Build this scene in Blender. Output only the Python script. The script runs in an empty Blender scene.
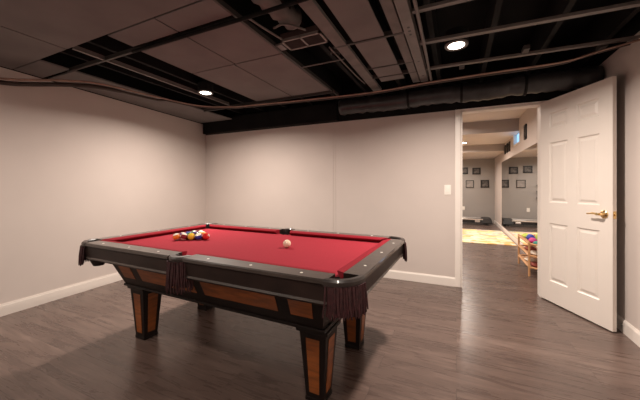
import bpy, bmesh, math, random
from mathutils import Vector, Matrix
random.seed(7)
C = bpy.context.scene.collection
PI = math.pi

# ------------------------------------------------------------------ materials
def new_mat(name):
    m = bpy.data.materials.new(name); m.use_nodes = True
    nt = m.node_tree
    return m, nt, nt.nodes['Principled BSDF']

def mat(name, col, rough=0.5, metal=0.0, noise=0.0, nscale=20.0, bump=0.0, coat=0.0, spec=0.5, stretch=None):
    m, nt, b = new_mat(name)
    b.inputs['Roughness'].default_value = rough
    b.inputs['Metallic'].default_value = metal
    b.inputs['Coat Weight'].default_value = coat
    b.inputs['Specular IOR Level'].default_value = spec
    tc = nt.nodes.new('ShaderNodeTexCoord')
    mp = nt.nodes.new('ShaderNodeMapping')
    if stretch: mp.inputs['Scale'].default_value = stretch
    nt.links.new(tc.outputs['Object'], mp.inputs['Vector'])
    n = nt.nodes.new('ShaderNodeTexNoise'); n.inputs['Scale'].default_value = nscale
    n.inputs['Detail'].default_value = 5
    nt.links.new(mp.outputs['Vector'], n.inputs['Vector'])
    r = nt.nodes.new('ShaderNodeMapRange')
    r.inputs['From Min'].default_value = 0.3; r.inputs['From Max'].default_value = 0.7
    r.inputs['To Min'].default_value = 1 - noise; r.inputs['To Max'].default_value = 1 + noise
    nt.links.new(n.outputs['Fac'], r.inputs['Value'])
    mx = nt.nodes.new('ShaderNodeVectorMath'); mx.operation = 'SCALE'
    mx.inputs[0].default_value = col[:3]
    nt.links.new(r.outputs['Result'], mx.inputs['Scale'])
    nt.links.new(mx.outputs['Vector'], b.inputs['Base Color'])
    if bump:
        bp = nt.nodes.new('ShaderNodeBump'); bp.inputs['Strength'].default_value = bump
        bp.inputs['Distance'].default_value = 0.002
        nt.links.new(n.outputs['Fac'], bp.inputs['Height'])
        nt.links.new(bp.outputs['Normal'], b.inputs['Normal'])
    return m

def emit(name, col, s):
    m, nt, b = new_mat(name)
    b.inputs['Base Color'].default_value = (*col, 1)
    b.inputs['Emission Color'].default_value = (*col, 1)
    b.inputs['Emission Strength'].default_value = s
    return m

def plank_mat():
    m, nt, b = new_mat('plank_floor')
    L = nt.links.new; N = nt.nodes.new
    tc = N('ShaderNodeTexCoord')
    br = N('ShaderNodeTexBrick')
    br.offset = 0.37; br.offset_frequency = 2
    br.inputs['Scale'].default_value = 1.0
    br.inputs['Brick Width'].default_value = 1.22
    br.inputs['Row Height'].default_value = 0.185
    br.inputs['Mortar Size'].default_value = 0.0016
    br.inputs['Mortar Smooth'].default_value = 0.3
    br.inputs['Bias'].default_value = 0.0
    br.inputs['Color1'].default_value = (0, 0, 0, 1); br.inputs['Color2'].default_value = (1, 1, 1, 1)
    br.inputs['Mortar'].default_value = (0.5, 0.5, 0.5, 1)
    L(tc.outputs['Object'], br.inputs['Vector'])
    # grain, shifted for each plank
    sep = N('ShaderNodeVectorMath'); sep.operation = 'MULTIPLY_ADD'
    L(br.outputs['Color'], sep.inputs[0]); sep.inputs[1].default_value = (7.3, 3.1, 5.0)
    L(tc.outputs['Object'], sep.inputs[2])
    mp = N('ShaderNodeMapping'); mp.inputs['Scale'].default_value = (1.0, 9.0, 1.0)
    L(sep.outputs['Vector'], mp.inputs['Vector'])
    n1 = N('ShaderNodeTexNoise'); n1.inputs['Scale'].default_value = 2.2; n1.inputs['Detail'].default_value = 8
    n1.inputs['Roughness'].default_value = 0.65; n1.inputs['Distortion'].default_value = 0.6
    L(mp.outputs['Vector'], n1.inputs['Vector'])
    mp2 = N('ShaderNodeMapping'); mp2.inputs['Scale'].default_value = (1.2, 30.0, 1.0)
    L(sep.outputs['Vector'], mp2.inputs['Vector'])
    n2 = N('ShaderNodeTexNoise'); n2.inputs['Scale'].default_value = 3.5; n2.inputs['Detail'].default_value = 5
    L(mp2.outputs['Vector'], n2.inputs['Vector'])
    add = N('ShaderNodeMath'); add.operation = 'MULTIPLY_ADD'; add.inputs[1].default_value = 0.38
    L(n2.outputs['Fac'], add.inputs[0]); L(n1.outputs['Fac'], add.inputs[2])
    add2 = N('ShaderNodeMath'); add2.operation = 'MULTIPLY_ADD'; add2.inputs[1].default_value = 0.12
    L(br.outputs['Color'], add2.inputs[0]); L(add.outputs['Value'], add2.inputs[2])
    cr = N('ShaderNodeValToRGB')
    cr.color_ramp.elements[0].position = 0.50; cr.color_ramp.elements[0].color = (0.072, 0.048, 0.041, 1)
    cr.color_ramp.elements[1].position = 1.05; cr.color_ramp.elements[1].color = (0.195, 0.136, 0.114, 1)
    e = cr.color_ramp.elements.new(0.78); e.color = (0.118, 0.079, 0.066, 1)
    L(add2.outputs['Value'], cr.inputs['Fac'])
    mx = N('ShaderNodeMix'); mx.data_type = 'RGBA'
    L(br.outputs['Fac'], mx.inputs['Factor']); L(cr.outputs['Color'], mx.inputs['A'])
    mx.inputs['B'].default_value = (0.055, 0.039, 0.033, 1)
    L(mx.outputs['Result'], b.inputs['Base Color'])
    rr = N('ShaderNodeMapRange'); rr.inputs['To Min'].default_value = 0.22; rr.inputs['To Max'].default_value = 0.34
    L(n1.outputs['Fac'], rr.inputs['Value']); L(rr.outputs['Result'], b.inputs['Roughness'])
    bp = N('ShaderNodeBump'); bp.inputs['Strength'].default_value = 0.25; bp.inputs['Distance'].default_value = 0.0015
    L(n2.outputs['Fac'], bp.inputs['Height']); L(bp.outputs['Normal'], b.inputs['Normal'])
    return m

def mat_rug():
    m, nt, b = new_mat('play_mat')
    L = nt.links.new; N = nt.nodes.new
    tc = N('ShaderNodeTexCoord')
    v = N('ShaderNodeTexVoronoi'); v.inputs['Scale'].default_value = 8
    mp = N('ShaderNodeMapping'); mp.inputs['Scale'].default_value = (0.8, 1.0, 1)
    L(tc.outputs['Object'], mp.inputs['Vector']); L(mp.outputs['Vector'], v.inputs['Vector'])
    cr = N('ShaderNodeValToRGB'); cr.color_ramp.interpolation = 'CONSTANT'
    cols = [(0.0, (.72, .42, .14)), (.26, (.70, .55, .42)), (.42, (.75, .42, .36)), (.55, (.85, .62, .26)), (.68, (.78, .66, .55)), (.8, (.62, .60, .42)), (.88, (.85, .75, .45))]
    el = cr.color_ramp.elements
    el[0].position = 0; el[0].color = (*cols[0][1], 1); el[1].position = .26; el[1].color = (*cols[1][1], 1)
    for p, c in cols[2:]:
        e = el.new(p); e.color = (*c, 1)
    s = N('ShaderNodeSeparateColor'); L(v.outputs['Color'], s.inputs['Color'])
    L(s.outputs['Red'], cr.inputs['Fac']); L(cr.outputs['Color'], b.inputs['Base Color'])
    b.inputs['Roughness'].default_value = 0.8
    return m

def mat_stripe(name, col, full=False):
    m, nt, b = new_mat(name)
    L = nt.links.new; N = nt.nodes.new
    b.inputs['Roughness'].default_value = 0.08; b.inputs['Coat Weight'].default_value = 0.5
    tc = N('ShaderNodeTexCoord'); s = N('ShaderNodeSeparateXYZ'); L(tc.outputs['Object'], s.inputs[0])
    ab = N('ShaderNodeMath'); ab.operation = 'ABSOLUTE'; L(s.outputs['Z'], ab.inputs[0])
    g = N('ShaderNodeMath'); g.operation = 'GREATER_THAN'; g.inputs[1].default_value = 0.0165 if not full else 9
    L(ab.outputs[0], g.inputs[0])
    # white number spot around +X and -X
    ax = N('ShaderNodeMath'); ax.operation = 'ABSOLUTE'; L(s.outputs['X'], ax.inputs[0])
    g2 = N('ShaderNodeMath'); g2.operation = 'GREATER_THAN'; g2.inputs[1].default_value = 0.0262
    L(ax.outputs[0], g2.inputs[0])
    mxm = N('ShaderNodeMath'); mxm.operation = 'MAXIMUM'; L(g.outputs[0], mxm.inputs[0]); L(g2.outputs[0], mxm.inputs[1])
    mx = N('ShaderNodeMix'); mx.data_type = 'RGBA'
    mx.inputs['A'].default_value = (*col, 1); mx.inputs['B'].default_value = (.86, .80, .68, 1)
    L(mxm.outputs[0], mx.inputs['Factor']); L(mx.outputs['Result'], b.inputs['Base Color'])
    return m

M = dict(
    wall=mat('wall_paint', (.60, .525, .485), .75, noise=.02, nscale=3, bump=.05),
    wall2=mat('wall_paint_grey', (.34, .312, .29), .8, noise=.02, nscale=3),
    wall_light=mat('wall_paint_light', (.58, .50, .455), .8, noise=.02, nscale=3),
    ceil2=mat('ceiling_paint_light', (.66, .575, .525), .85, noise=.02, nscale=3),
    white=mat('white_trim_paint', (.80, .735, .68), .38, noise=.015, nscale=8),
    door=mat('white_door_paint', (.80, .73, .67), .34, noise=.015, nscale=6),
    black=mat('black_ceiling_paint', (.006, .0055, .0055), .8, noise=.3, nscale=5, spec=.2),
    joist=mat('black_joist_paint', (.005, .0045, .0045), .8, noise=.3, nscale=12, spec=.3),
    tile=mat('dark_tile_paint', (.172, .156, .150), .9, noise=.10, nscale=3.5, bump=.3, spec=.2),
    rail=mat('brown_grey_metal', (.15, .130, .120), .5, noise=.15, nscale=9),
    rail_dark=mat('dark_brown_metal', (.045, .037, .034), .6, noise=.15, nscale=9),
    strip=mat('greyish_board', (.135, .118, .110), .7, noise=.2, nscale=9),
    duct=mat('black_duct_wrap', (.030, .029, .030), .36, noise=.4, nscale=8, bump=1.0),
    copper=mat('aged_copper', (.30, .19, .15), .45, .6, noise=.25, nscale=14),
    darkpipe=mat('dark_pipe', (.035, .020, .015), .6, noise=.3, nscale=20),
    floor=plank_mat(),
    cloth=mat('red_felt', (.30, .022, .036), .92, noise=.06, nscale=90, bump=.2, spec=.15),
    cloth_dark=mat('red_felt_cushion', (.23, .010, .020), .9, noise=.06, nscale=90, bump=.2, spec=.15),
    rwood=mat('rail_wood_sheen', (.045, .034, .029), .34, noise=.35, nscale=7, coat=.5, stretch=(1, 10, 1)),  # rail top wood, base lifted to paint in part of its sheen
    dwood=mat('black_brown_wood', (.009, .005, .004), .45, noise=.3, nscale=9, spec=.25),
    apron=mat('rail_wood_shade', (.020, .011, .009), .45, noise=.35, nscale=7, spec=.3, stretch=(1, 10, 1)),  # same rail wood with shade painted in, for the side faces
    inlay=mat('orange_walnut_inlay', (.24, .066, .012), .45, noise=.35, nscale=8, coat=.2, stretch=(1, 1, 6)),
    leather=mat('dark_maroon_leather', (.014, .006, .006), .55, noise=.3, nscale=30, bump=.4),
    fringe=mat('maroon_leather_fringe', (.042, .011, .013), .5, noise=.6, nscale=60),
    iron=mat('pocket_iron_leather', (.035, .026, .023), .42, noise=.2, nscale=30, coat=.1),
    pearl=mat('pearl_sight', (.75, .72, .66), .3),
    brass=mat('polished_brass', (.86, .62, .30), .2, 1.0),
    steel=mat('satin_steel', (.5, .48, .46), .35, 1.0),
    plastic=mat('white_plastic', (.85, .80, .74), .35),
    bamboo=mat('bamboo_wood', (.66, .36, .17), .45, noise=.15, nscale=14),
    frame=mat('black_picture_frame', (.025, .022, .022), .4),
    photo=mat('grey_photo_print', (.10, .088, .08), .5, noise=1.0, nscale=11),
    photo2=mat('pale_photo_print', (.28, .25, .23), .5, noise=.25, nscale=10),
    blackp=mat('black_plastic', (.02, .018, .018), .4),
    silver=mat('silver_edge', (.65, .6, .57), .3, .7),
    grille=mat('vent_metal', (.20, .165, .15), .5, noise=.1),
    grille_in=mat('vent_dark', (.06, .035, .032), .7),
    rug=mat_rug(),
    lens=emit('lit_diffuser', (1.0, .87, .74), 16.0),
    sky=emit('daylight_pane', (.30, .62, 1.0), 1.1),
    lime=mat('lime_fabric', (.50, .62, .10), .8, noise=.2),
    blue=mat('royal_blue_fabric', (.035, .06, .42), .7, noise=.2),
    pink=mat('magenta_fabric', (.62, .05, .25), .7, noise=.2),
    teal=mat('teal_fabric', (.06, .35, .30), .7, noise=.2),
    redp=mat('brick_red_fabric', (.30, .06, .04), .7, noise=.2),
    cream=mat('cream_fabric', (.75, .66, .55), .8, noise=.1),
)
mm, nt, b = new_mat('mirror_glass')
b.inputs['Base Color'].default_value = (.86, .88, .88, 1); b.inputs['Metallic'].default_value = 1; b.inputs['Roughness'].default_value = 0.015
M['mirror'] = mm

# ------------------------------------------------------------------ mesh helpers
class MB:
    def __init__(s): s.bm = bmesh.new()
    def box(s, x0, x1, y0, y1, z0, z1, bev=0, mt=None):
        g = bmesh.ops.create_cube(s.bm, size=1)
        vs = g['verts']
        for v in vs:
            v.co = Vector(((x0 + x1) / 2 + v.co.x * (x1 - x0), (y0 + y1) / 2 + v.co.y * (y1 - y0), (z0 + z1) / 2 + v.co.z * (z1 - z0)))
        if bev:
            es = list({e for v in vs for e in v.link_edges})
            r = bmesh.ops.bevel(s.bm, geom=es, offset=bev, segments=2, affect='EDGES', profile=.5)
            vs = list({v for v in r['verts']} | {v for v in vs if v.is_valid})
        if mt is not None:
            for v in vs: v.co = mt @ v.co
        return s
    def frustum(s, a, b, z0, z1, bev=0):      # a=(x0,x1,y0,y1) at z0, b at z1
        bm = s.bm
        lo = [bm.verts.new((x, y, z0)) for x, y in ((a[0], a[2]), (a[1], a[2]), (a[1], a[3]), (a[0], a[3]))]
        hi = [bm.verts.new((x, y, z1)) for x, y in ((b[0], b[2]), (b[1], b[2]), (b[1], b[3]), (b[0], b[3]))]
        fs = [bm.faces.new(lo[::-1]), bm.faces.new(hi)]
        for i in range(4):
            j = (i + 1) % 4
            fs.append(bm.faces.new((lo[i], lo[j], hi[j], hi[i])))
        if bev:
            es = list({e for f in fs for e in f.edges})
            bmesh.ops.bevel(bm, geom=es, offset=bev, segments=2, affect='EDGES', profile=.5)
        return s
    def prism(s, poly, z0, z1):
        bm = s.bm
        lo = [bm.verts.new((x, y, z0)) for x, y in poly]; hi = [bm.verts.new((x, y, z1)) for x, y in poly]
        bm.faces.new(lo[::-1]); bm.faces.new(hi)
        n = len(poly)
        for i in range(n):
            j = (i + 1) % n
            bm.faces.new((lo[i], lo[j], hi[j], hi[i]))
        return s
    def loft(s, rings, cap=True, closed=True):  # rings: list of lists of 3D points
        bm = s.bm
        R = [[bm.verts.new(p) for p in r] for r in rings]
        for a, b_ in zip(R, R[1:]):
            n = len(a)
            for i in range(n if closed else n - 1):
                j = (i + 1) % n
                bm.faces.new((a[i], a[j], b_[j], b_[i]))
        if cap:
            bm.faces.new(R[0][::-1]); bm.faces.new(R[-1])
        return s
    def tube(s, pts, r, seg=8, cap=True):
        pts = [Vector(p) for p in pts]
        rs = r if isinstance(r, (list, tuple)) else [r] * len(pts)
        rings = []; up = None
        for i, p in enumerate(pts):
            t = (pts[min(i + 1, len(pts) - 1)] - pts[max(i - 1, 0)]).normalized()
            if up is None:
                up = Vector((0, 0, 1)) if abs(t.z) < .9 else Vector((1, 0, 0))
            u = t.cross(up).normalized(); v = u.cross(t).normalized(); up = v
            rings.append([p + (u * math.cos(2 * PI * k / seg) + v * math.sin(2 * PI * k / seg)) * rs[i] for k in range(seg)])
        return s.loft(rings, cap)
    def lathe(s, prof, c=(0, 0, 0), seg=24, cap=True):
        return s.loft([[Vector((c[0] + r * math.cos(2 * PI * k / seg), c[1] + r * math.sin(2 * PI * k / seg), c[2] + z)) for k in range(seg)] for r, z in prof], cap)
    def sphere(s, c, r, seg=20, sc=(1, 1, 1)):
        g = bmesh.ops.create_uvsphere(s.bm, u_segments=seg, v_segments=seg // 2 + 2, radius=r)
        for v in g['verts']: v.co = Vector((c[0] + v.co.x * sc[0], c[1] + v.co.y * sc[1], c[2] + v.co.z * sc[2]))
        return s
    def build(s, name, m, parent=None, smooth=False, loc=None):
        bm = s.bm
        bmesh.ops.recalc_face_normals(bm, faces=bm.faces[:])
        me = bpy.data.meshes.new(name); bm.to_mesh(me); bm.free()
        o = bpy.data.objects.new(name, me); C.objects.link(o)
        me.materials.append(m)
        if smooth:
            for p in me.polygons: p.use_smooth = True
            if smooth == 'auto':
                mod = o.modifiers.new('edges', 'EDGE_SPLIT'); mod.split_angle = math.radians(35)
        if parent: o.parent = parent
        if loc: o.location = loc
        return o

def tag(o, label, cat, group=None, kind=None):
    o['label'] = label; o['category'] = cat
    if group: o['group'] = group
    if kind: o['kind'] = kind
    return o
def thing(name, label, cat, loc=(0, 0, 0), rz=0, group=None):
    o = bpy.data.objects.new(name, None); C.objects.link(o)
    o.location = loc; o.rotation_euler = (0, 0, rz); o.empty_display_size = .1
    return tag(o, label, cat, group)
def struct(o, label, cat):
    return tag(o, label, cat, None, 'structure')
def catmull(pts, n=8):
    P = [Vector(p) for p in pts]; P = [P[0] * 2 - P[1]] + P + [P[-1] * 2 - P[-2]]
    out = []
    for i in range(1, len(P) - 2):
        a, b_, c, d = P[i - 1:i + 3]
        for k in range(n):
            t = k / n
            out.append(.5 * ((2 * b_) + (c - a) * t + (2 * a - 5 * b_ + 4 * c - d) * t * t + (3 * b_ - a - 3 * c + d) * t ** 3))
    out.append(P[-2]); return out

# ------------------------------------------------------------------ dimensions (metres; camera stands above the origin)
XL, XR, YB, YR = -3.737, 1.212, 3.756, -2.2      # left / right / back / rear wall faces
ZW, ZTOP, ZG = 2.056, 2.60, 2.24                 # painted wall top at the back, deck, tile grid
DX0, DX1, DZ = 0.052, 0.812, 2.035               # doorway
XR2, YF = 1.12, 10.9                             # far room: right wall, far wall
XL2 = -3.2

def lx(y): return -3.70 - .0889 * (y - 1.17)      # the left wall runs slightly out of square
def lwall(x_in, x_out, y0, y1, z0, z1):            # slab parallel to the left wall
    return MB().prism([(lx(y0) + x_in, y0), (lx(y0) + x_out, y0), (lx(y1) + x_out, y1), (lx(y1) + x_in, y1)], z0, z1)
# ------------------------------------------------------------------ room shell
struct(MB().box(XL - .4, XR + .12, YR - .12, YF + .12, -.08, 0).build('floor', M['floor']), 'grey brown wood plank floor running through the doorway', 'floor')
struct(MB().box(XL - .4, XR + .12, YR - .12, YB + .12, ZTOP, ZTOP + .06).build('ceiling', M['black']), 'black painted open ceiling deck', 'ceiling')
struct(lwall(-.12, 0, YR - .12, YB + .12, 0, ZTOP).build('wall_left', M['wall']), 'plain light grey left wall', 'wall')
struct(MB().box(XR, XR + .12, YR - .12, YB + .12, 0, ZTOP).build('wall_right', M['wall']), 'light grey wall behind the open door', 'wall')
struct(MB().box(-3.40, XR, YR - .12, YR, 0, ZTOP).build('wall_rear', M['wall']), 'light grey rear wall', 'wall')
w = MB()
w.box(-3.93, -1.5465, YB, YB + .12, 0, ZW); w.box(-1.5435, -1.511, YB, YB + .12, 0, ZW); w.box(-1.508, DX0, YB, YB + .12, 0, ZW)
w.box(-1.5465, -1.508, YB + .004, YB + .12, 0, ZW)
w.box(DX1, XR, YB, YB + .12, 0, ZW); w.box(DX0, DX1, YB, YB + .12, DZ, ZW)
struct(w.build('wall_back', M['wall']), 'light grey back wall with a doorway and a covered panel joint', 'wall')
struct(MB().box(-3.93, XR, YB - .004, YB + .12, ZW, ZTOP).build('trim_1', M['black']), 'black painted band above the back wall', 'trim')
# dark strip closing the top of left wall and right wall
struct(lwall(0, .004, YR, YB - .004, 2.232, ZTOP).build('trim_2', M['black']), 'black painted band above the left wall', 'trim')
struct(MB().box(XR - .004, XR, YR, YB - .004, 2.295, ZTOP).build('trim_3', M['black']), 'black painted band above the right wall', 'trim')
# baseboards
def baseboard(name, x0, x1, y0, y1, side):
    mb = MB(); h = .105; t = .014
    if side == 'x+': mb.box(x0, x0 + t, y0, y1, 0, h - .018); mb.frustum((x0, x0 + t, y0, y1), (x0, x0 + .006, y0, y1), h - .018, h)
    if side == 'x-': mb.box(x0 - t, x0, y0, y1, 0, h - .018); mb.frustum((x0 - t, x0, y0, y1), (x0 - .006, x0, y0, y1), h - .018, h)
    if side == 'y-': mb.box(x0, x1, y0 - t, y0, 0, h - .018); mb.frustum((x0, x1, y0 - t, y0), (x0, x1, y0 - .006, y0), h - .018, h)
    return mb.build(name, M['white'])
bl = lwall(0, .014, YR, YB, 0, .09)
bl.prism([(lx(YR), YR), (lx(YR) + .009, YR), (lx(YB) + .009, YB), (lx(YB), YB)], .09, .105)
struct(bl.build('baseboard_left', M['white']), 'white baseboard along the left wall', 'baseboard')
struct(baseboard('baseboard_right', XR, 0, YR, YB, 'x-'), 'white baseboard along the right wall', 'baseboard')
struct(baseboard('baseboard_back', -3.91, DX0 - .062, YB, 0, 'y-'), 'white baseboard along the back wall', 'baseboard')
# door casing and jamb
cz = MB()
cz.box(DX0 - .066, DX0 - .006, YB - .018, YB, 0, DZ + .010, .004)
cz.box(DX0 - .066, DX1 + .086, YB - .0185, YB - .0005, DZ + .010, ZW - .001, .003)
cz.box(DX1 + .036, DX1 + .086, YB - .018, YB, 0, DZ + .010, .004)
cz.box(DX0 - .001, DX0 + .012, YB - .006, YB + .126, 0, DZ)
cz.box(DX1 - .012, DX1 + .001, YB - .006, YB + .126, 0, DZ)
cz.box(DX0, DX1, YB - .006, YB + .126, DZ - .012, DZ + .001)
struct(cz.build('trim_4', M['white']), 'white casing and jamb around the doorway', 'trim')

# ------------------------------------------------------------------ open six-panel door
hx, hy, fx, fy = .799, 3.748, 1.121, 3.075
dl = math.hypot(fx - hx, fy - hy); ang = math.atan2(fy - hy, fx - hx)
def door_leaf():
    th = .032; H0, H1 = .012, 2.035; wd = dl
    cols = [(.155, .44), (.57, .855)]; rows = [(.218, .797), (1.006, 1.603), (1.746, 1.90)]
    bm = bmesh.new()
    xs = [0, cols[0][0] * wd, cols[0][1] * wd, cols[1][0] * wd, cols[1][1] * wd, wd]
    zs = [H0] + [z for r in rows for z in r] + [H1]
    for side in (0, 1):
        y = 0 if side == 0 else th; dn = 1 if side == 0 else -1
        for i in range(5):
            for j in range(len(zs) - 1):
                x0, x1, z0, z1 = xs[i], xs[i + 1], zs[j], zs[j + 1]
                def q(pts): bm.faces.new([bm.verts.new(p) for p in pts])
                if i in (1, 3) and j in (1, 3, 5):
                    def ring(m, d): return [(x0 + m, y + dn * d, z0 + m), (x1 - m, y + dn * d, z0 + m), (x1 - m, y + dn * d, z1 - m), (x0 + m, y + dn * d, z1 - m)]
                    rr = [ring(0, 0), ring(.010, .010), ring(.022, .010), ring(.042, .002)]
                    for a, b_ in zip(rr, rr[1:]):
                        for k in range(4):
                            l = (k + 1) % 4; q([a[k], a[l], b_[l], b_[k]])
                    q(rr[-1])
                else:
                    q([(x0, y, z0), (x1, y, z0), (x1, y, z1), (x0, y, z1)])
    for a, b_ in (((0, 0), (0, th)), ((wd, 0), (wd, th))):
        bm.faces.new([bm.verts.new(p) for p in ((a[0], a[1], H0), (b_[0], b_[1], H0), (b_[0], b_[1], H1), (a[0], a[1], H1))])
    for z in (H0, H1):
        bm.faces.new([bm.verts.new(p) for p in ((0, 0, z), (wd, 0, z), (wd, th, z), (0, th, z))])
    bmesh.ops.remove_doubles(bm, verts=bm.verts[:], dist=1e-5)
    return bm
d = MB(); d.bm = door_leaf()
door = d.build('door_1', M['door'])
door.location = (hx, hy, 0); door.rotation_euler = (0, 0, ang)
struct(door, 'white six-panel door standing open against the right wall', 'door')
# local: x along leaf, camera-facing side is y<0
def lever(sign):
    y = 0 if sign < 0 else .032
    mb = MB()
    base = [(0, 0), (.033, 0), (.033, .006), (.026, .013), (.012, .016), (.010, .045), (.0, .045)]
    rings = []
    for r, h in base:
        rings.append([Vector((dl - .066 + max(r, .0005) * math.cos(2 * PI * k / 20), y + sign * h, .935 + max(r, .0005) * math.sin(2 * PI * k / 20))) for k in range(20)])
    mb.loft(rings)
    pts = [(dl - .066, y + sign * .045, .935), (dl - .082, y + sign * .052, .937), (dl - .115, y + sign * .052, .940), (dl - .150, y + sign * .050, .935), (dl - .172, y + sign * .046, .934)]
    mb.tube(catmull(pts, 5), [.011] * 6 + [.009] * 6 + [.007] * 5 + [.006] * 4, 10)
    return mb.build('door_handle', M['brass'], door, 'auto')
lever(-1); lever(1)
MB().box(dl - .0005, dl + .0015, .004, .028, .905, .965).box(dl + .001, dl + .010, .012, .024, .925, .945, .003).build('latch_plate', M['brass'], door)
for z in (.25, 1.02, 1.80):
    MB().tube([(-.004, .040, z - .045), (-.004, .040, z + .045)], .006, 10).box(-.003, .028, .0315, .0337, z - .045, z + .045).build('hinge', M['brass'], door)

# spring door stop on right baseboard
ds = thing('door_stop', 'small spring door stop on the right baseboard behind the door edge', 'door stop', (XR - .0125, 3.13, .062))
ds.rotation_euler = (0, -PI / 2, 0)
MB().lathe([(.0, 0), (.013, 0), (.012, .006), (.006, .008), (0.001, .008)], seg=16).build('base', M['steel'], ds, 'auto')
MB().tube([(.0055 * math.cos(t * .8), .0055 * math.sin(t * .8), .007 + .0009 * t) for t in range(60)], .0014, 5).build('spring', M['steel'], ds, True)
MB().lathe([(.001, .058), (.008, .058), (.009, .064), (.008, .072), (.001, .074)], seg=16).build('rubber_tip', M['plastic'], ds, 'auto')

# light switch
ls = thing('light_switch', 'white single light switch plate left of the doorway', 'switch', (-.092, YB, 1.125))
MB().box(-.036, .036, -.006, 0, -.058, .058, .003).build('wall_plate', M['plastic'], ls)
MB().box(-.016, .016, -.010, -.004, -.033, .033, .002).build('rocker', M['plastic'], ls)

# ------------------------------------------------------------------ ceiling: joists, tiles, rails, pipes
for i in range(12):
    x = -3.55 + i * .42
    o = MB().box(x, x + .038, .2, YB - .006, 2.33, 2.599).build('ceiling_joist', M['joist'])
    tag(o, 'black painted floor joist up inside the open ceiling', 'joist', 'black joists in the open ceiling')

TH = .014
def tile(x0, x1, y0, y1, label, z=ZG, m='tile'):
    g = .006
    if x0 is None:
        o = MB().prism([(lx(y0) + g, y0 + g), (x1 - g, y0 + g), (x1 - g, y1 - g), (lx(y1) + g, y1 - g)], z, z + TH).build('ceiling_tile', M[m])
    else:
        o = MB().box(x0 + g, x1 - g, y0 + g, y1 - g, z, z + TH, .002).build('ceiling_tile', M[m])
    return tag(o, label, 'ceiling tile', 'dark ceiling tiles')
tile(-2.78, -1.27, -.9, 1.25, 'largest dark ceiling tile, at the top left of the photo right of the long seam')
tile(None, -2.78, -.9, 1.25, 'large dark ceiling tile left of the long seam, against the left wall')
tile(None, -3.235, 1.25, 1.475, 'dark edge tile by the left wall beside the first half of the black opening')
tile(None, -3.235, 1.505, 3.64, 'dark edge tile by the left wall above the copper pipe bend')
tile(-2.27, -1.76, 1.25, 1.445, 'short dark tile right of the black opening, before the conduit')
tile(-1.76, -1.275, 1.25, 1.445, 'short dark tile before the conduit, next to the open bay with the vent')
tile(-2.29, -1.765, 1.51, 2.02, 'square dark tile beyond the conduit and beside the left black opening')
tile(-1.765, -1.28, 1.51, 2.02, 'square dark tile beyond the conduit beside the vent bay')
tile(-2.29, -1.78, 2.02, 3.02, 'long dark tile right of the left recessed light')
tile(-1.78, -1.285, 2.02, 3.02, 'long dark tile below the vent bay, nearest the back wall')
tile(-.705, -.462, .7, 2.10, 'long narrow dark tile right of the grey board, nearest the viewer')
tile(-.705, -.462, 2.10, 2.62, 'middle narrow dark tile right of the grey board')
tile(-.705, -.462, 2.62, 3.0, 'short narrow dark tile right of the grey board, nearest the duct')

def rail(name, x0, x1, y0, y1, z0, z1, m, label, cat='ceiling rail', grp=None):
    return tag(MB().box(x0, x1, y0, y1, z0, z1, .002).build(name, M[m]), label, cat, grp)
def tee(p0, p1, w_, z, m, label):
    (x0, y0), (x1, y1) = p0, p1
    mb = MB()
    if abs(x1 - x0) > abs(y1 - y0):
        mb.box(x0, x1, y0 - w_ / 2, y0 + w_ / 2, z - .003, z); mb.box(x0, x1, y0 - .003, y0 + .003, z, z + .035)
    else:
        mb.box(x0 - w_ / 2, x0 + w_ / 2, y0, y1, z - .003, z); mb.box(x0 - .003, x0 + .003, y0, y1, z, z + .035)
    return tag(mb.build('ceiling_grid_rail', M[m]), label, 'ceiling rail')
tee((-2.725, 1.26), (-2.725, 3.0), .024, ZG + .002, 'rail', 'light grid rail crossing the left black opening towards the recessed light')
tee((-3.30, 1.492), (-1.28, 1.492), .020, ZG - .001, 'rail_dark', 'long grid rail crossing the left opening beneath the black conduit')
tee((-1.27, .2), (-1.27, 3.25), .016, ZG - .001, 'rail_dark', 'long thin rail along the left side of the vent bay')
tee((-3.22, 3.04), (-1.25, 3.04), .02, ZG - .02, 'rail_dark', 'dark grid rail closing the tiles before the copper pipes')
tag(MB().tube([(-1.26, 2.33, ZG), (-.86, 2.33, ZG)], .006, 8).build('ceiling_grid_rail', M['rail'], None, True), 'thin light cross rail beyond the vent in the open bay', 'ceiling rail')
tee((-.86, 2.10), (-.32, 2.10), .022, ZG - .004, 'rail_dark', 'cross rail between the long and the middle narrow tiles')
tee((-.74, 2.62), (-.30, 2.62), .012, ZG - .003, 'rail_dark', 'thin cross rail beyond the middle narrow tile')
tee((-.80, 2.86), (-.30, 2.86), .012, ZG - .003, 'rail_dark', 'cross rail under the short narrow tile')
rail('furring_board', -.845, -.755, .5, 3.25, ZG - .006, ZG + .022, 'strip', 'long grey board left of the narrow tiles', 'board')
rail('steel_channel', -.405, -.338, .6, 3.15, ZG - .004, ZG + .05, 'strip', 'left one of the paired grey channels in the middle of the ceiling', 'channel')
sc_ = rail('steel_channel', -.326, -.255, .6, 3.12, ZG - .018, ZG + .05, 'rail', 'right one of the paired grey channels, with dark bolt holes', 'channel')
for y in (1.55, 2.02, 2.07, 2.12, 2.60, 2.95):
    MB().lathe([(.001, -.0195), (.010, -.0195), (.010, -.017), (.001, -.017)], (-.290, y, ZG), 10).build('bolt', M['blackp'], sc_)
tag(MB().tube([(-.212, .9, 2.215), (-.214, 2.0, 2.212), (-.222, 3.05, 2.205)], .011, 10).build('conduit', M['rail'], smooth=True), 'thin grey conduit just right of the paired channels', 'conduit')
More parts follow.
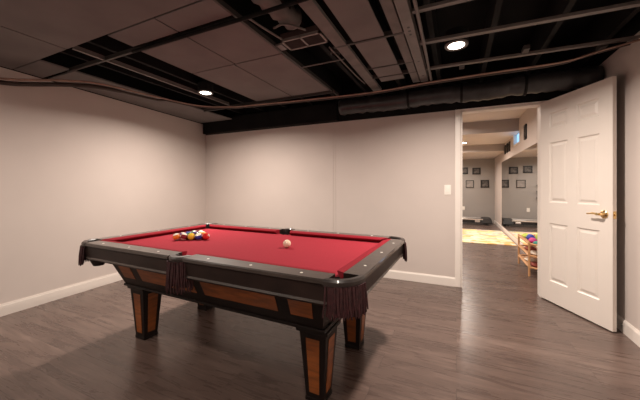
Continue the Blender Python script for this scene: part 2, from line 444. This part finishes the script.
tag(MB().tube(catmull([(-2.32, 1.472, 2.228), (-1.9, 1.465, 2.222), (-1.2, 1.455, 2.210), (-.5, 1.43, 2.200), (.3, 1.40, 2.20)], 6), .0125, 8).build('conduit', M['black'], smooth=True), 'black conduit crossing the tiles from left to the top of the photo', 'conduit')
for k, (y0, y1, w_, lb) in enumerate(((1.89, 1.90, .034, 'brown grey ceiling rail at the top edge, right of the conduit'), (2.33, 2.385, .040, 'long brown grey ceiling rail beside the right recessed light'), (2.86, 2.915, .036, 'long brown grey ceiling rail between the right recessed light and the duct'))):
    mb = MB()
    mb.prism([(-.25, y0 - w_ / 2), (XR - .006, y1 - w_ / 2), (XR - .006, y1 + w_ / 2), (-.25, y0 + w_ / 2)], ZG - .002, ZG + .018)
    tag(mb.build('ceiling_cross_rail', M['rail']), lb, 'ceiling rail')
for x, y, lb in ((.045, 2.93, 'short brown bracket on the far rail left of the other bracket, behind the light'), (.50, 2.80, 'short brown bracket under the far rail above the doorway'), (1.03, 3.0, 'small brown bracket near the right wall above the pipe')):
    tag(MB().box(x - .022, x + .022, y - .05, y + .05, ZG - .005, ZG + .03, .003).build('bracket', M['rail_dark']), lb, 'bracket')

# vent register
v = thing('air_vent', 'rectangular metal air vent in the open ceiling bay', 'vent', (-1.035, 1.945, ZG + .006))
mb = MB(); W_, D_ = .165, .078
mb.box(-W_, W_, -D_, -D_ + .016, 0, .02); mb.box(-W_, W_, D_ - .016, D_, 0, .02); mb.box(-W_, -W_ + .016, -D_, D_, 0, .02); mb.box(W_ - .016, W_, -D_, D_, 0, .02); mb.box(-.006, .006, -D_, D_, 0, .02)
mb.build('frame', M['grille'], v)
mb = MB()
for k in range(9): mb.box(-W_ + .016, W_ - .016, -D_ + .02 + k * .0145, -D_ + .023 + k * .0145, .003, .016)
mb.build('louvers', M['grille_in'], v)
MB().box(-W_, W_, -D_, D_, .02, .06).build('vent_box', M['grille_in'], v)
tag(MB().box(-1.27, -1.21, 1.90, 1.99, ZG + .004, ZG + .02, .003).build('bracket', M['rail']), 'small light bracket left of the air vent', 'bracket')
tag(MB().lathe([(.032, 0), (.040, .004), (.040, .05), (.032, .05)], (-.92, 2.28, ZG + .03), 16, False).build('junction_box', M['rail_dark'], smooth='auto'), 'small round junction box beyond the vent in the dark bay', 'junction box')
# crumpled branch duct above vent bay
tag(MB().tube(catmull([(-1.16, .9, 2.36), (-1.10, 1.3, 2.36), (-1.07, 1.6, 2.34), (-1.03, 1.80, 2.33)], 6), [.07 + .008 * ((i % 2) * 2 - 1) for i in range(19)], 14).build('flexible_duct', M['strip'], smooth=True), 'short grey flexible duct leading to the air vent', 'duct')
for (a, b_, c, lb) in (((-1.16, 1.72, 2.27), (-1.04, 1.68, 2.25), (-.95, 1.80, 2.25), 'thin grey wire curling left of the vent'), ((-1.22, 1.50, 2.25), (-1.20, 1.66, 2.25), (-1.17, 1.84, 2.25), 'thin grey cable hanging across the branch duct')):
    tag(MB().tube(catmull([a, b_, c], 8), .008, 6).build('wire', M['strip'], smooth=True), lb, 'wire')
tag(MB().tube(catmull([(-.90, 2.1, 2.25), (-.885, 2.4, 2.235), (-.87, 2.7, 2.225), (-.875, 3.0, 2.25)], 6), .006, 6).build('wire', M['strip'], smooth=True), 'loose grey cable beside the long grey board', 'wire')

# pipes: pair of copper lines and a dark one
path = [(-3.56, .80, 2.07), (-3.54, 1.13, 2.09), (-3.28, 1.42, 2.13), (-3.14, 1.67, 2.16), (-3.11, 2.17, 2.185), (-2.97, 2.70, 2.19), (-2.62, 2.93, 2.19), (-2.35, 2.98, 2.19), (-1.69, 3.06, 2.19), (-.86, 3.13, 2.19), (-.23, 3.07, 2.19), (.35, 3.05, 2.19), (.78, 3.04, 2.19), (.98, 2.95, 2.20), (1.19, 2.88, 2.215)]
P = catmull(path, 7)
tag(MB().tube(P, .008, 8).build('copper_pipe', M['copper'], smooth=True), 'long thin copper pipe sweeping round the ceiling edge, the brighter of the pair', 'pipe')
tag(MB().tube([p + Vector((.018, -.022, -.004)) for p in P], .006, 8).build('copper_pipe', M['copper'], smooth=True), 'second thinner copper line running beside the brighter copper pipe', 'pipe')
tag(MB().tube([p + Vector((-.03, .035, -.022 if i < 30 else .0)) for i, p in enumerate(P)], [.020 if i < 24 else .013 for i in range(len(P))], 8).build('insulated_pipe', M['darkpipe'], smooth=True), 'dark wrapped pipe running behind the copper pair', 'pipe')

# big duct along back wall
dp = []; dr = []
for i in range(61):
    x = -1.35 + 2.54 * i / 60
    dp.append((x, 3.52 + .01 * math.sin(x * 5), 2.178 - .006 * math.sin(x * 7)))
    r = .098 + .006 * math.sin(i * 2.1) + (-.006 if i % 4 == 0 else 0)
    if i in (20, 43): r = .086
    dr.append(r)
du = thing('black_duct', 'black wrapped duct running along the top of the back wall', 'duct', (0, 0, 0))
MB().tube(dp, dr, 20).build('duct_wrap', M['duct'], du, True)
for x in (-.50, .05, .62):
    MB().tube([(x - .012, 3.52, 2.178), (x + .012, 3.52, 2.178)], .105, 20).build('strap', M['joist'], du, 'auto')
tag(MB().box(-3.90, -1.46, 3.66, YB - .006, 2.062, 2.30, .004).build('bulkhead', M['black']), 'black boxed bulkhead along the top of the back wall at left', 'bulkhead')

# recessed lights
def can(x, y, z, label, power, col=(1, .87, .76), grp='recessed ceiling lights'):
    t = thing('recessed_light', label, 'ceiling light', (x, y, z), 0, grp)
    MB().lathe([(.058, -.004), (.080, -.008), (.084, -.002), (.084, .004), (.058, .004)], seg=32, cap=False).build('trim_ring', M['rail'] if z < 2.3 else M['white'], t, 'auto')
    MB().lathe([(.001, -.002), (.060, -.003), (.060, .001), (.001, .001)], seg=32).build('diffuser', M['lens'], t, 'auto')
    MB().lathe([(.083, .003), (.083, .10), (.001, .10)], seg=24, cap=False).build('housing', M['joist'], t, 'auto')
    l = bpy.data.lights.new('downlight', 'AREA'); l.shape = 'DISK'; l.size = .13; l.energy = power; l.color = col; l.spread = math.radians(160)
    lo = bpy.data.objects.new('downlight', l); C.objects.link(lo); lo.location = (0, 0, -.014); lo.parent = t
    return t
can(-2.60, 2.48, ZG - .002, 'round recessed light in the left black opening of the ceiling', 52, grp=None)
can(.0, 2.46, ZG - .002, 'round recessed light in the dark ceiling right of the channels', 50, grp=None)
def lamp(x, y, z, power, col=(1, .87, .76)):
    l = bpy.data.lights.new('downlight', 'AREA'); l.shape = 'DISK'; l.size = .13; l.energy = power; l.color = col; l.spread = math.radians(165)
    lo = bpy.data.objects.new('downlight', l); C.objects.link(lo); lo.location = (x, y, z)
for x, y, p in ((-2.6, .2, 18), (.0, .1, 18), (-2.6, -1.4, 10), (.0, -1.4, 12)): lamp(x, y, 2.22, p)

# ------------------------------------------------------------------ pool table
PT = thing('pool_table', 'dark wood pool table with red felt, leather fringe pockets and orange inlays', 'pool table', (-1.431, 1.773, 0), -.02)
A, B = 1.072, .622
ZT = .762; ZC = .727
CR = .128          # corner radius
RW = .100; CW = .052
# bed with cloth, pocket cut-outs
pr = .062
def arc(cx, cy, r, a0, a1, n=10): return [(cx + r * math.cos(a0 + (a1 - a0) * k / n), cy + r * math.sin(a0 + (a1 - a0) * k / n)) for k in range(n + 1)]
ia, ib = A - RW - .004, B - RW - .004
def bed_poly():
    pts = []
    pc = .050   # pocket centre inset from ia/ib
    # start bottom edge from left corner pocket to mid pocket to right corner ...
    for (sx, sy, rot) in ((1, -1, 0), (1, 1, 1), (-1, 1, 2), (-1, -1, 3)):
        cx, cy = sx * (ia - .012), sy * (ib - .012)
        # concave arc around the corner
        base = {(1, -1): (PI, PI / 2), (1, 1): (3 * PI / 2, PI), (-1, 1): (2 * PI, 3 * PI / 2), (-1, -1): (PI / 2, 0)}[(sx, sy)]
        ex = math.asin(min(1, .012 / pr))
        pts += arc(cx, cy, pr, base[0] + ex, base[1] - ex, 10)
        if (sx, sy) == (1, 1): pts += arc(0, ib + .018, .052, 0 - .35, -PI + .35, 10)
        if (sx, sy) == (-1, -1): pts += arc(0, -ib - .018, .052, PI - .35, .35, 10)
    return pts
MB().prism(bed_poly(), ZC - .03, ZC).build('cloth_bed', M['cloth'], PT)
# slate edge/sub-frame
MB().frustum((-.99, .99, -.54, .54), (-1.0, 1.0, -.55, .55), .635, ZC - .032).build('slate_bed', M['dwood'], PT)
# rails : section outline (distance from outer edge inward, z) lofted along the segment
def rail_seg(p0, p1, inward, c0, c1):
    # p0,p1 outer-edge ends ; c0,c1 extra mitre of cushion at each end
    p0, p1, n = Vector((*p0, 0)), Vector((*p1, 0)), Vector((*inward, 0)); t = (p1 - p0).normalized()
    prof = [(.022, .640), (.010, .652), (.016, .662), (.010, .735), (.000, .742), (.000, .756), (.006, ZT), (RW, ZT + .001), (RW, .640)]
    mb = MB(); mb.loft([[p + n * a + Vector((0, 0, z)) for a, z in prof] for p in (p0, p1)])
    rl = mb.build('rail', M['rwood'], PT)
    rl.data.materials.append(M['apron'])
    for p_ in rl.data.polygons:
        if p_.normal.z < .4 and p_.center.z < .74: p_.material_index = 1
    cp = [(RW - .001, ZT + .0015, 0), (RW + .018, ZT + .001, .25), (RW + CW - .004, .757, .95), (RW + CW, .752, 1), (RW + CW - .003, .747, .95), (RW + .02, ZC - .002, .35), (RW - .001, ZC - .002, 0)]
    mb = MB(); mb.loft([[p0 + n * a + t * (f * c0) + Vector((0, 0, z)) for a, z, f in cp], [p1 + n * a - t * (f * c1) + Vector((0, 0, z)) for a, z, f in cp]])
    mb.build('cushion', M['cloth_dark'], PT)
    L_ = (p1 - p0).length
    k = 3
    for i in range(k):
        q = p0 + t * (L_ * (i + .5) / k + 0) + n * .048
        MB().lathe([(.001, 0), (.0075, 0), (.0065, .0012), (.001, .0014)], (q.x, q.y, ZT + .0005), 10).build('sight', M['pearl'], rl)
mid = .062
for s in (-1, 1):
    rail_seg((-A + CR, s * B), (-mid, s * B), (0, -s), .05, .018)
    rail_seg((mid, s * B), (A - CR, s * B), (0, -s), .018, .05)
    rail_seg((s * A, -B + CR), (s * A, B - CR), (-s, 0), .05, .05)
def fringe(mb, pts, outn, zt, zb, per=3):
    for (x, y), (nx, ny) in zip(pts, outn):
        for k in range(per):
            j = random.uniform(-.006, .006); w0 = random.uniform(.003, .0046); ln = (zt - zb) * random.uniform(.86, 1.05)
            o = .002 + k * .005; fl = random.uniform(.0, .016)
            tx, ty = -ny, nx
            p = [(x + nx * o + tx * j, y + ny * o + ty * j, zt), (x + nx * (o + fl * .5) + tx * j * 1.4, y + ny * (o + fl * .5) + ty * j * 1.4, zt - ln * .5), (x + nx * (o + fl * .8) + tx * j * 3.2, y + ny * (o + fl * .8) + ty * j * 3.2, zt - ln)]
            mb.tube(p, [w0, w0 * 1.25, w0 * .7], 5)
def corner_pocket(sx, sy):
    cx, cy = sx * (A - CR), sy * (B - CR)
    a0 = math.atan2(sy, 0) if False else None
    base = {(1, 1): 0, (-1, 1): PI / 2, (-1, -1): PI, (1, -1): 3 * PI / 2}[(sx, sy)]
    # iron: quarter ring
    prof = [(CR - .030, ZT - .004), (CR - .022, ZT + .003), (CR - .004, ZT + .002), (CR + .003, ZT - .008), (CR + .001, ZT - .028), (CR - .012, ZT - .034), (CR - .030, ZT - .030)]
    rings = []
    for k in range(15):
        a = base - .10 + (PI / 2 + .20) * k / 14
        rings.append([Vector((cx + r * math.cos(a), cy + r * math.sin(a), z)) for r, z in prof])
    mb = MB(); mb.loft(rings); pk = mb.build('pocket', M['iron'], PT, 'auto')
    # shield (leather) with fringe
    rings = []
    for k in range(13):
        a = base + (PI / 2) * k / 12
        rings.append([Vector((cx + r * math.cos(a), cy + r * math.sin(a), z)) for r, z in ((CR - .026, ZT - .03), (CR - .006, ZT - .03), (CR - .014, .655), (CR - .03, .650))])
    MB().loft(rings).build('shield', M['leather'], pk)
    mb = MB()
    n = 34; pts = []; ns = []
    for k in range(n):
        a = base + .02 + (PI / 2 - .04) * k / (n - 1)
        pts.append((cx + (CR - .006) * math.cos(a), cy + (CR - .006) * math.sin(a))); ns.append((math.cos(a), math.sin(a)))
    fringe(mb, pts, ns, ZT - .026, .603, 3)
    mb.build('fringe', M['fringe'], pk)
    # net bag
    hx_, hy_ = sx * (A - .105), sy * (B - .105)
    MB().lathe([(.064, ZT - .03), (.060, .70), (.056, .66), (.050, .610), (.034, .578), (.002, .572)], (hx_, hy_, 0), 20, False).build('bag', M['leather'], pk, 'auto')
    # small red cloth lip facing
    return pk
for sx in (-1, 1):
    for sy in (-1, 1): corner_pocket(sx, sy)
def middle_pocket(s):
    prof = [(.030, ZT - .004), (.038, ZT + .003), (.066, ZT + .002), (.073, ZT - .008), (.070, ZT - .030), (.034, ZT - .030)]
    rings = []
    cy = s * (B - .052)
    for k in range(15):
        a = -.15 + (PI + .30) * k / 14
        rings.append([Vector((r * math.cos(a), cy + s * (r * 1.0) * math.sin(a), z)) for r, z in prof])
    mb = MB(); mb.loft(rings); pk = mb.build('pocket', M['iron'], PT, 'auto')
    mb = MB()
    rings = []
    for k in range(13):
        a = PI * k / 12
        rings.append([Vector((r * math.cos(a), cy + s * r * math.sin(a), z)) for r, z in ((.045, ZT - .028), (.068, ZT - .028), (.060, .63), (.05, .60))])
    mb.loft(rings).build('shield', M['leather'], pk)
    mb = MB(); n = 26; pts = []; ns = []
    for k in range(n):
        a = PI * k / (n - 1)
        pts.append((.068 * math.cos(a), cy + s * .068 * math.sin(a))); ns.append((math.cos(a), s * math.sin(a)))
    fringe(mb, pts, ns, ZT - .024, .565, 3)
    mb.build('fringe', M['fringe'], pk)
    MB().lathe([(.050, ZT - .03), (.05, .68), (.046, .62), (.034, .575), (.002, .565)], (0, s * (B - .075), 0), 18, False).build('bag', M['leather'], pk, 'auto')
for s in (-1, 1): middle_pocket(s)
# felt tongues showing at the near pockets
for (x, y, rz) in ((A - .150, -B + .135, .5), (-.0, -B + .112, 0)):
    mt = Matrix.Translation((x, y, 0)) @ Matrix.Rotation(rz, 4, 'Z')
# rail apron lip (dark moulding under rails)
def ring_frustum(name, ax, ay, bx, by, z0, z1, m, bev=0):
    return MB().frustum((-ax, ax, -ay, ay), (-bx, bx, -by, by), z0, z1, bev).build(name, M[m], PT)
ring_frustum('moulding', .985, .555, 1.01, .58, .622, .642, 'dwood')
# cabinet body
BT = (.875, .495, .625); BB = (.825, .405, .425)
ring_frustum('cabinet', BB[0], BB[1], BT[0], BT[1], BB[2], BT[2], 'dwood')
ring_frustum('cabinet_lip', .84, .415, .838, .413, .415, .432, 'dwood', .003)
def inlay(pts):
    # pts: 4 points on the face, extruded a little outwards
    P4 = [Vector(p) for p in pts]; n = (P4[1] - P4[0]).cross(P4[3] - P4[0]).normalized()
    c = sum(P4, Vector()) / 4
    if n.dot(Vector((c.x, c.y, 0))) < 0 : n = -n
    mb = MB(); mb.loft([[p - n * .004 for p in P4], [p + n * .0022 for p in P4]]); return mb
def face_y(x, z, s):
    t = (z - BB[2]) / (BT[2] - BB[2]); return s * (BB[1] + (BT[1] - BB[1]) * t)
def face_x(z, s):
    t = (z - BB[2]) / (BT[2] - BB[2]); return s * (BB[0] + (BT[0] - BB[0]) * t)
zi0, zi1 = .492, .592
for s in (-1, 1):
    for x0, x1, x0t, x1t in ((-.785, -.655, -.80, -.66), (-.575, -.035, -.58, -.035), (.035, .575, .035, .58), (.655, .785, .66, .80)):
        inlay([(x0, face_y(0, zi0, s), zi0), (x1, face_y(0, zi0, s), zi0), (x1t, face_y(0, zi1, s), zi1), (x0t, face_y(0, zi1, s), zi1)]).build('inlay_panel', M['inlay'], PT)
    for y0, y1, y0t, y1t in ((-.38, -.25, -.43, -.28), (-.19, .19, -.21, .21), (.25, .38, .28, .43)):
        inlay([(face_x(zi0, s), y0, zi0), (face_x(zi0, s), y1, zi0), (face_x(zi1, s), y1t, zi1), (face_x(zi1, s), y0t, zi1)]).build('inlay_panel', M['inlay'], PT)
# legs
for sx in (-1, 1):
    for sy in (-1, 1):
        cx, cy = sx * .748, sy * .293
        a, b_ = .052, .080
        mb = MB(); mb.frustum((cx - a, cx + a, cy - a, cy + a), (cx - b_, cx + b_, cy - b_, cy + b_), 0.0, .385, .004)
        mb.box(cx - .094, cx + .094, cy - .094, cy + .094, .385, .405, .004)
        mb.box(cx - .084, cx + .084, cy - .084, cy + .084, .405, .424)
        mb.box(cx - .056, cx + .056, cy - .056, cy + .056, 0, .022, .003)
        leg = mb.build('leg', M['dwood'], PT)
        for k in range(4):
            R_ = Matrix.Rotation(k * PI / 2, 3, 'Z')
            def lp(u, z):
                h = a + (b_ - a) * z / .385
                return Vector((cx, cy, 0)) + R_ @ Vector((u * h, -h, z))
            q = [lp(-.52, .05), lp(.52, .05), lp(.52, .350), lp(-.52, .350)]
            n = (q[1] - q[0]).cross(q[3] - q[0]).normalized()
            mb = MB(); mb.loft([[p - n * .003 for p in q], [p + n * .0022 for p in q]])
            mb.build('inlay_panel', M['inlay'], leg)

# balls
BR = .0286
def ball(x, y, m, label, grp='racked pool balls', rot=(0, 0, 0)):
    o = MB().sphere((0, 0, 0), BR, 24).build('pool_ball', m, None, True)
    o.location = (x, y, ZC + BR + .0006); o.rotation_euler = rot
    return tag(o, label, 'pool ball', grp)
cols = dict(yellow=(.80, .48, .04), blue=(.02, .04, .30), red=(.62, .02, .015), purple=(.10, .02, .16), orange=(.80, .20, .02), green=(.01, .12, .06), maroon=(.22, .01, .02), black=(.01, .01, .01))
rack = [[('red', 1, 'solid red pool ball at the right tip of the racked triangle')],
        [('blue', 0, 'blue and white striped pool ball just left of the red tip ball'), ('orange', 1, 'solid orange pool ball behind the red tip ball')],
        [('yellow', 1, 'solid yellow pool ball in the middle of the near row'), ('black', 1, 'black pool ball in the centre of the rack'), ('yellow', 0, 'yellow and white striped pool ball on the far side of the rack behind the orange')],
        [('maroon', 0, 'maroon and white striped pool ball second from the left in the near row'), ('green', 1, 'solid green pool ball inside the rack left of the black'), ('purple', 1, 'solid purple pool ball inside the rack behind the green'), ('red', 0, 'red and white striped pool ball on the far side of the rack')],
        [('orange', 0, 'orange and white striped pool ball at the near left corner of the rack'), ('purple', 0, 'purple and white striped pool ball behind the near left corner ball'), ('blue', 1, 'solid blue pool ball in the middle of the back row'), ('green', 0, 'green and white striped pool ball fourth in the back row'), ('maroon', 1, 'solid maroon pool ball at the far corner of the back row')]]
ax_, ay_ = -1.845, 1.765
for k, row in enumerate(rack):
    for j, (c, solid, lb) in enumerate(row):
        m = mat_stripe('ball_%s_%d' % (c, solid), cols[c], bool(solid))
        ball(ax_ - k * .0500, ay_ + (j - k / 2) * .0578, m, lb, rot=(random.uniform(-.5, .5), random.uniform(-.4, .4), random.uniform(0.3, 1.2)))
ball(-1.085, 1.775, mat('cue_ball_ivory', (.86, .66, .50), .12, coat=.5), 'ivory cue ball alone near the middle of the red felt', None)

# ------------------------------------------------------------------ room beyond the doorway
Y2 = YB + .12
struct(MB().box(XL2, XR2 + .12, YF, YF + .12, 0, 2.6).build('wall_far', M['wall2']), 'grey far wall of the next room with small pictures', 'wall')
struct(MB().box(XR2, XR2 + .12, Y2, 6.78, 0, 2.6).box(XR2, XR2 + .12, 7.42, YF, 0, 2.6).box(XR2, XR2 + .12, 6.78, 7.42, 0, 2.05).box(XR2, XR2 + .12, 6.78, 7.42, 2.27, 2.6).build('wall_far_right', M['wall_light']), 'pale right wall of the next room above and beside the mirror', 'wall')
struct(MB().box(XL2 - .12, XL2, Y2, YF, 0, 2.6).build('wall_far_left', M['wall_light']), 'left wall of the next room', 'wall')
struct(MB().box(XL2, DX0 - .01, Y2, Y2 + .01, 0, 2.6).box(DX1 + .01, XR2, Y2, Y2 + .01, 0, 2.6).box(DX0 - .01, DX1 + .01, Y2, Y2 + .01, DZ + .005, 2.6).build('wall_far_near', M['wall_light']), 'next-room side of the doorway wall', 'wall')
struct(MB().box(XL2, XR2, Y2, YF, 2.52, 2.60).build('ceiling_far', M['ceil2']), 'pale ceiling of the next room', 'ceiling')
beam = mat('soffit_face_shade', (.40, .345, .315), .85)  # darkened ceiling paint: shade on the soffit fronts is put into the colour
struct(MB().box(XL2, XR2, 6.9, 8.74, 2.27, 2.519).build('trim_5', M['ceil2']), 'wide dropped soffit across the ceiling of the next room', 'trim')
struct(MB().box(XL2, XR2, 8.74, YF, 2.09, 2.519).build('trim_6', M['ceil2']), 'lower dropped soffit before the far wall', 'trim')
struct(MB().box(XL2, XR2, 6.892, 6.9, 2.27, 2.519).build('trim_7', beam), 'shaded front face of the first soffit', 'trim')
struct(MB().box(XL2, XR2, 8.732, 8.74, 2.09, 2.27).build('trim_8', beam), 'shaded front face of the lower soffit', 'trim')
struct(baseboard('baseboard_far_right', XR2, 0, Y2 + .01, YF, 'x-'), 'white baseboard below the long mirror', 'baseboard')
# mirror
mr = MB().box(XR2 - .006, XR2 - .0005, 4.15, 9.26, .125, 1.835).build('wall_mirror', M['mirror'])
tag(mr, 'long frameless wall mirror on the right wall of the next room', 'mirror')
# high window
wn = MB()
wn.box(XR2 - .012, XR2 + .1, 6.76, 6.79, 2.03, 2.269); wn.box(XR2 - .012, XR2 + .1, 7.41, 7.44, 2.03, 2.269); wn.box(XR2 - .012, XR2 + .1, 6.79, 7.41, 2.03, 2.055)
win = struct(wn.build('window_1', M['white']), 'small high window showing blue daylight', 'window')
MB().box(XR2 + .05, XR2 + .06, 6.78, 7.42, 2.05, 2.269).build('pane', M['sky'], win)
# pictures on the far wall
def picture(x, z, w_, h_, label, kind, wall='far', y=None):
    if wall == 'far':
        t = thing('picture_frame', label, 'picture', (x, YF, z), 0, None)
    else:
        t = thing('picture_frame', label, 'picture', (XR2, y, z), -PI / 2, None)
    mb = MB(); f = .04 if kind != 2 else .022; dpt = .02
    mb.box(-w_ / 2, w_ / 2, -dpt, 0, -h_ / 2, -h_ / 2 + f); mb.box(-w_ / 2, w_ / 2, -dpt, 0, h_ / 2 - f, h_ / 2)
    mb.box(-w_ / 2, -w_ / 2 + f, -dpt, 0, -h_ / 2, h_ / 2); mb.box(w_ / 2 - f, w_ / 2, -dpt, 0, -h_ / 2, h_ / 2)
    mb.build('frame', M['frame'], t)
    MB().box(-w_ / 2 + f, w_ / 2 - f, -.012, -.002, -h_ / 2 + f, h_ / 2 - f).build('print', M['photo'] if kind != 2 else M['photo2'], t)
picture(.230, 1.71, .24, .22, 'small dark picture at the left of the upper row on the far wall', 1)
picture(.600, 1.69, .24, .22, 'dark framed picture at the right of the upper row on the far wall', 1)
picture(.405, 1.265, .24, .25, 'pale picture with dark side bars in the lower row on the far wall', 2)
picture(.840, 1.27, .24, .25, 'dark framed picture at the right of the lower row on the far wall', 1)
for y, lb in ((8.62, 'narrow dark picture nearest the far wall, of three beside the high window'), (8.30, 'middle narrow dark picture of three beside the high window'), (7.98, 'narrow dark picture beside the high window on its far side')):
    picture(0, 2.10, .16, .22, lb, 1, 'right', y)
picture(0, 2.14, .17, .26, 'narrow dark picture on the near side of the high window', 1, 'right', 6.25)
# small shelf with hooks seen in the mirror
sh = thing('wall_rack', 'small dark wall rack on the far wall seen in the mirror', 'rack', (-.05, YF, 1.20))
mb = MB()
for z in (0, -.19, -.38): mb.box(-.28, .06, -.09, 0, z, z + .03, .004); mb.tube([(-.22, -.09, z + .03), (-.20, -.10, z + .07)], .02, 8)
mb.build('shelf', M['blackp'], sh)
MB().box(-.12, -.09, -.03, -.001, -.42, .05).build('upright', M['blackp'], sh)
ou = thing('wall_outlet', 'white power outlet low on the far wall', 'outlet', (.215, YF, .46))
MB().box(-.04, .04, -.006, 0, -.06, .06, .003).build('wall_plate', M['plastic'], ou)
MB().box(-.018, .018, -.009, -.004, .006, .036, .002).box(-.018, .018, -.009, -.004, -.036, -.006, .002).build('socket', M['plastic'], ou)
# treadmill against the far wall (flat deck with motor hood at its right end)
tm = thing('treadmill_deck', 'low black treadmill deck with silver side rail before the far wall', 'treadmill', (0, 10.45, 0))
MB().box(-1.25, .70, -.22, .22, .06, .16, .01).build('deck', M['blackp'], tm)
MB().box(-1.25, .74, -.25, -.22, .15, .19, .004).build('side_rail', M['silver'], tm)
MB().box(-1.25, .74, .22, .25, .15, .19, .004).build('side_rail', M['silver'], tm)
MB().frustum((.68, 1.0, -.26, .26), (.72, .96, -.22, .22), .05, .215, .02).build('motor_hood', M['blackp'], tm)
MB().box(.52, .66, -.262, -.24, .08, .14, .01).build('badge', M['silver'], tm)
for x in (-1.1, .85):
    for y in (-.2, .2): MB().box(x - .04, x + .04, y - .03, y + .03, 0, .062).build('foot', M['blackp'], tm)
# play mat
o = MB().box(-1.3, 1.08, 6.85, 9.0, 0, .012, .003).build('play_mat', M['rug']); tag(o, 'yellow and pink patterned mat on the floor of the next room', 'mat')
# bamboo rack
bx0, bx1, by0, by1 = .86, 1.095, 4.50, 5.40
rk = thing('bamboo_rack', 'low bamboo shelf rack holding toys below the mirror', 'rack', (0, 0, 0))
for x, y in ((bx0, by0 + .10), (bx0, by1 - .10), (bx1 - .02, by0), (bx1 - .02, by1)):
    MB().tube([(x, y, 0), (x, y, .44)], .013, 10).build('leg', M['bamboo'], rk, 'auto')
SZ = (.10, .25, .40)
for z in SZ:
    mb = MB()
    for k in range(6):
        x = bx0 + .005 + k * .04
        mb.box(x, x + .028, by0 + .08 - k * .016, by1 - .08 + k * .016, z, z + .010)
    mb.build('shelf', M['bamboo'], rk)
    mb = MB()
    mb.tube([(bx1 - .02, by0, z + .02), (bx0 + .06, by0 + .03, z + .02), (bx0, by0 + .10, z + .02), (bx0, by1 - .10, z + .02), (bx0 + .06, by1 - .03, z + .02), (bx1 - .02, by1, z + .02)], .012, 8)
    mb.tube([(bx0, by0 + .10, z + .045), (bx0, by1 - .10, z + .045)], .006, 6)
    mb.build('rim', M['bamboo'], rk, 'auto')
def lump(x, y, z, sx, sy, sz, m, label, name='soft_toy', cat='toy'):
    mb = MB(); mb.sphere((0, 0, 0), 1, 18)
    for v_ in mb.bm.verts:
        f = 1 + .10 * math.sin(v_.co.x * 5 + x * 9) + .08 * math.sin(v_.co.y * 7 + y * 5) + .06 * math.cos(v_.co.z * 6)
        v_.co = Vector((v_.co.x * sx * f, v_.co.y * sy * f, (max(v_.co.z, -.7)) * sz * .7))
    o = mb.build(name, M[m], None, True); o.location = (x, y, z + .49 * sz)
    return tag(o, label, cat, None)
T = SZ[2] + .0105
lump(.935, 5.20, T, .055, .10, .055, 'lime', 'lime green soft toy at the far end of the rack top')
lump(1.045, 5.02, T, .035, .09, .075, 'lime', 'lime green soft toy at the wall side of the rack top')
lump(.945, 4.97, T, .05, .085, .075, 'blue', 'royal blue soft toy in the middle of the rack top')
lump(.935, 4.78, T, .05, .085, .055, 'pink', 'magenta soft toy towards the near end of the rack top')
lump(1.035, 4.74, T, .035, .09, .085, 'blue', 'dark blue soft toy behind the magenta one')
lump(.95, 4.625, T + .0, .05, .04, .04, 'teal', 'small teal soft toy at the near end of the rack top')
T = SZ[1] + .0105
lump(.955, 5.06, T, .07, .12, .045, 'redp', 'brick red soft toy on the middle shelf of the rack')
lump(.955, 4.76, T, .07, .12, .035, 'cream', 'cream soft toy on the middle shelf of the rack')
T = SZ[0] + .0105
lump(.955, 5.04, T, .07, .12, .035, 'cream', 'cream soft toy on the lowest shelf of the rack')
lump(.955, 4.72, T, .07, .10, .045, 'redp', 'brick red soft toy on the lowest shelf of the rack')

for x, y, z, p, lb in ((.18, 8.15, 2.268, 30, 'round recessed light in the wide soffit of the next room'), (.10, 10.0, 2.088, 16, 'round recessed light in the lower soffit before the far wall')):
    can(x, y, z, lb, p, grp=None)
for x, y, z, p in ((-.6, 5.4, 2.50, 55), (-2.0, 7.6, 2.25, 34), (-.2, 6.3, 2.50, 22), (-1.5, 9.6, 2.07, 24)): lamp(x, y, z, p)

# ------------------------------------------------------------------ soft room light (bounced light from ceiling fixtures behind the viewer)
def area(x, y, z, sx, sy, p, rot=(0, 0, 0), col=(1, .88, .78)):
    l = bpy.data.lights.new('fill', 'AREA'); l.shape = 'RECTANGLE'; l.size = sx; l.size_y = sy; l.energy = p; l.color = col
    o = bpy.data.objects.new('soft_light', l); C.objects.link(o); o.location = (x, y, z); o.rotation_euler = rot; return o
area(-1.3, -1.9, 1.5, 3.0, 1.4, 5, (math.radians(95), 0, 0))

wd = bpy.data.worlds.new('World'); bpy.context.scene.world = wd; wd.use_nodes = True
wd.node_tree.nodes['Background'].inputs[0].default_value = (.5, .45, .42, 1); wd.node_tree.nodes['Background'].inputs[1].default_value = .3

# ------------------------------------------------------------------ camera
cam = bpy.data.cameras.new('Camera'); co = bpy.data.objects.new('Camera', cam); C.objects.link(co)
cam.sensor_width = 36; cam.lens = 292.507 / 640 * 36
cam.shift_y = -12.56 / 640
cam.clip_start = .02
co.location = (0, 0, 1.154); co.rotation_euler = (PI / 2, 0, math.radians(24.987))
bpy.context.scene.camera = co
vs = bpy.context.scene.view_settings
vs.view_transform = 'Standard'; vs.look = 'None'; vs.exposure = 0.0
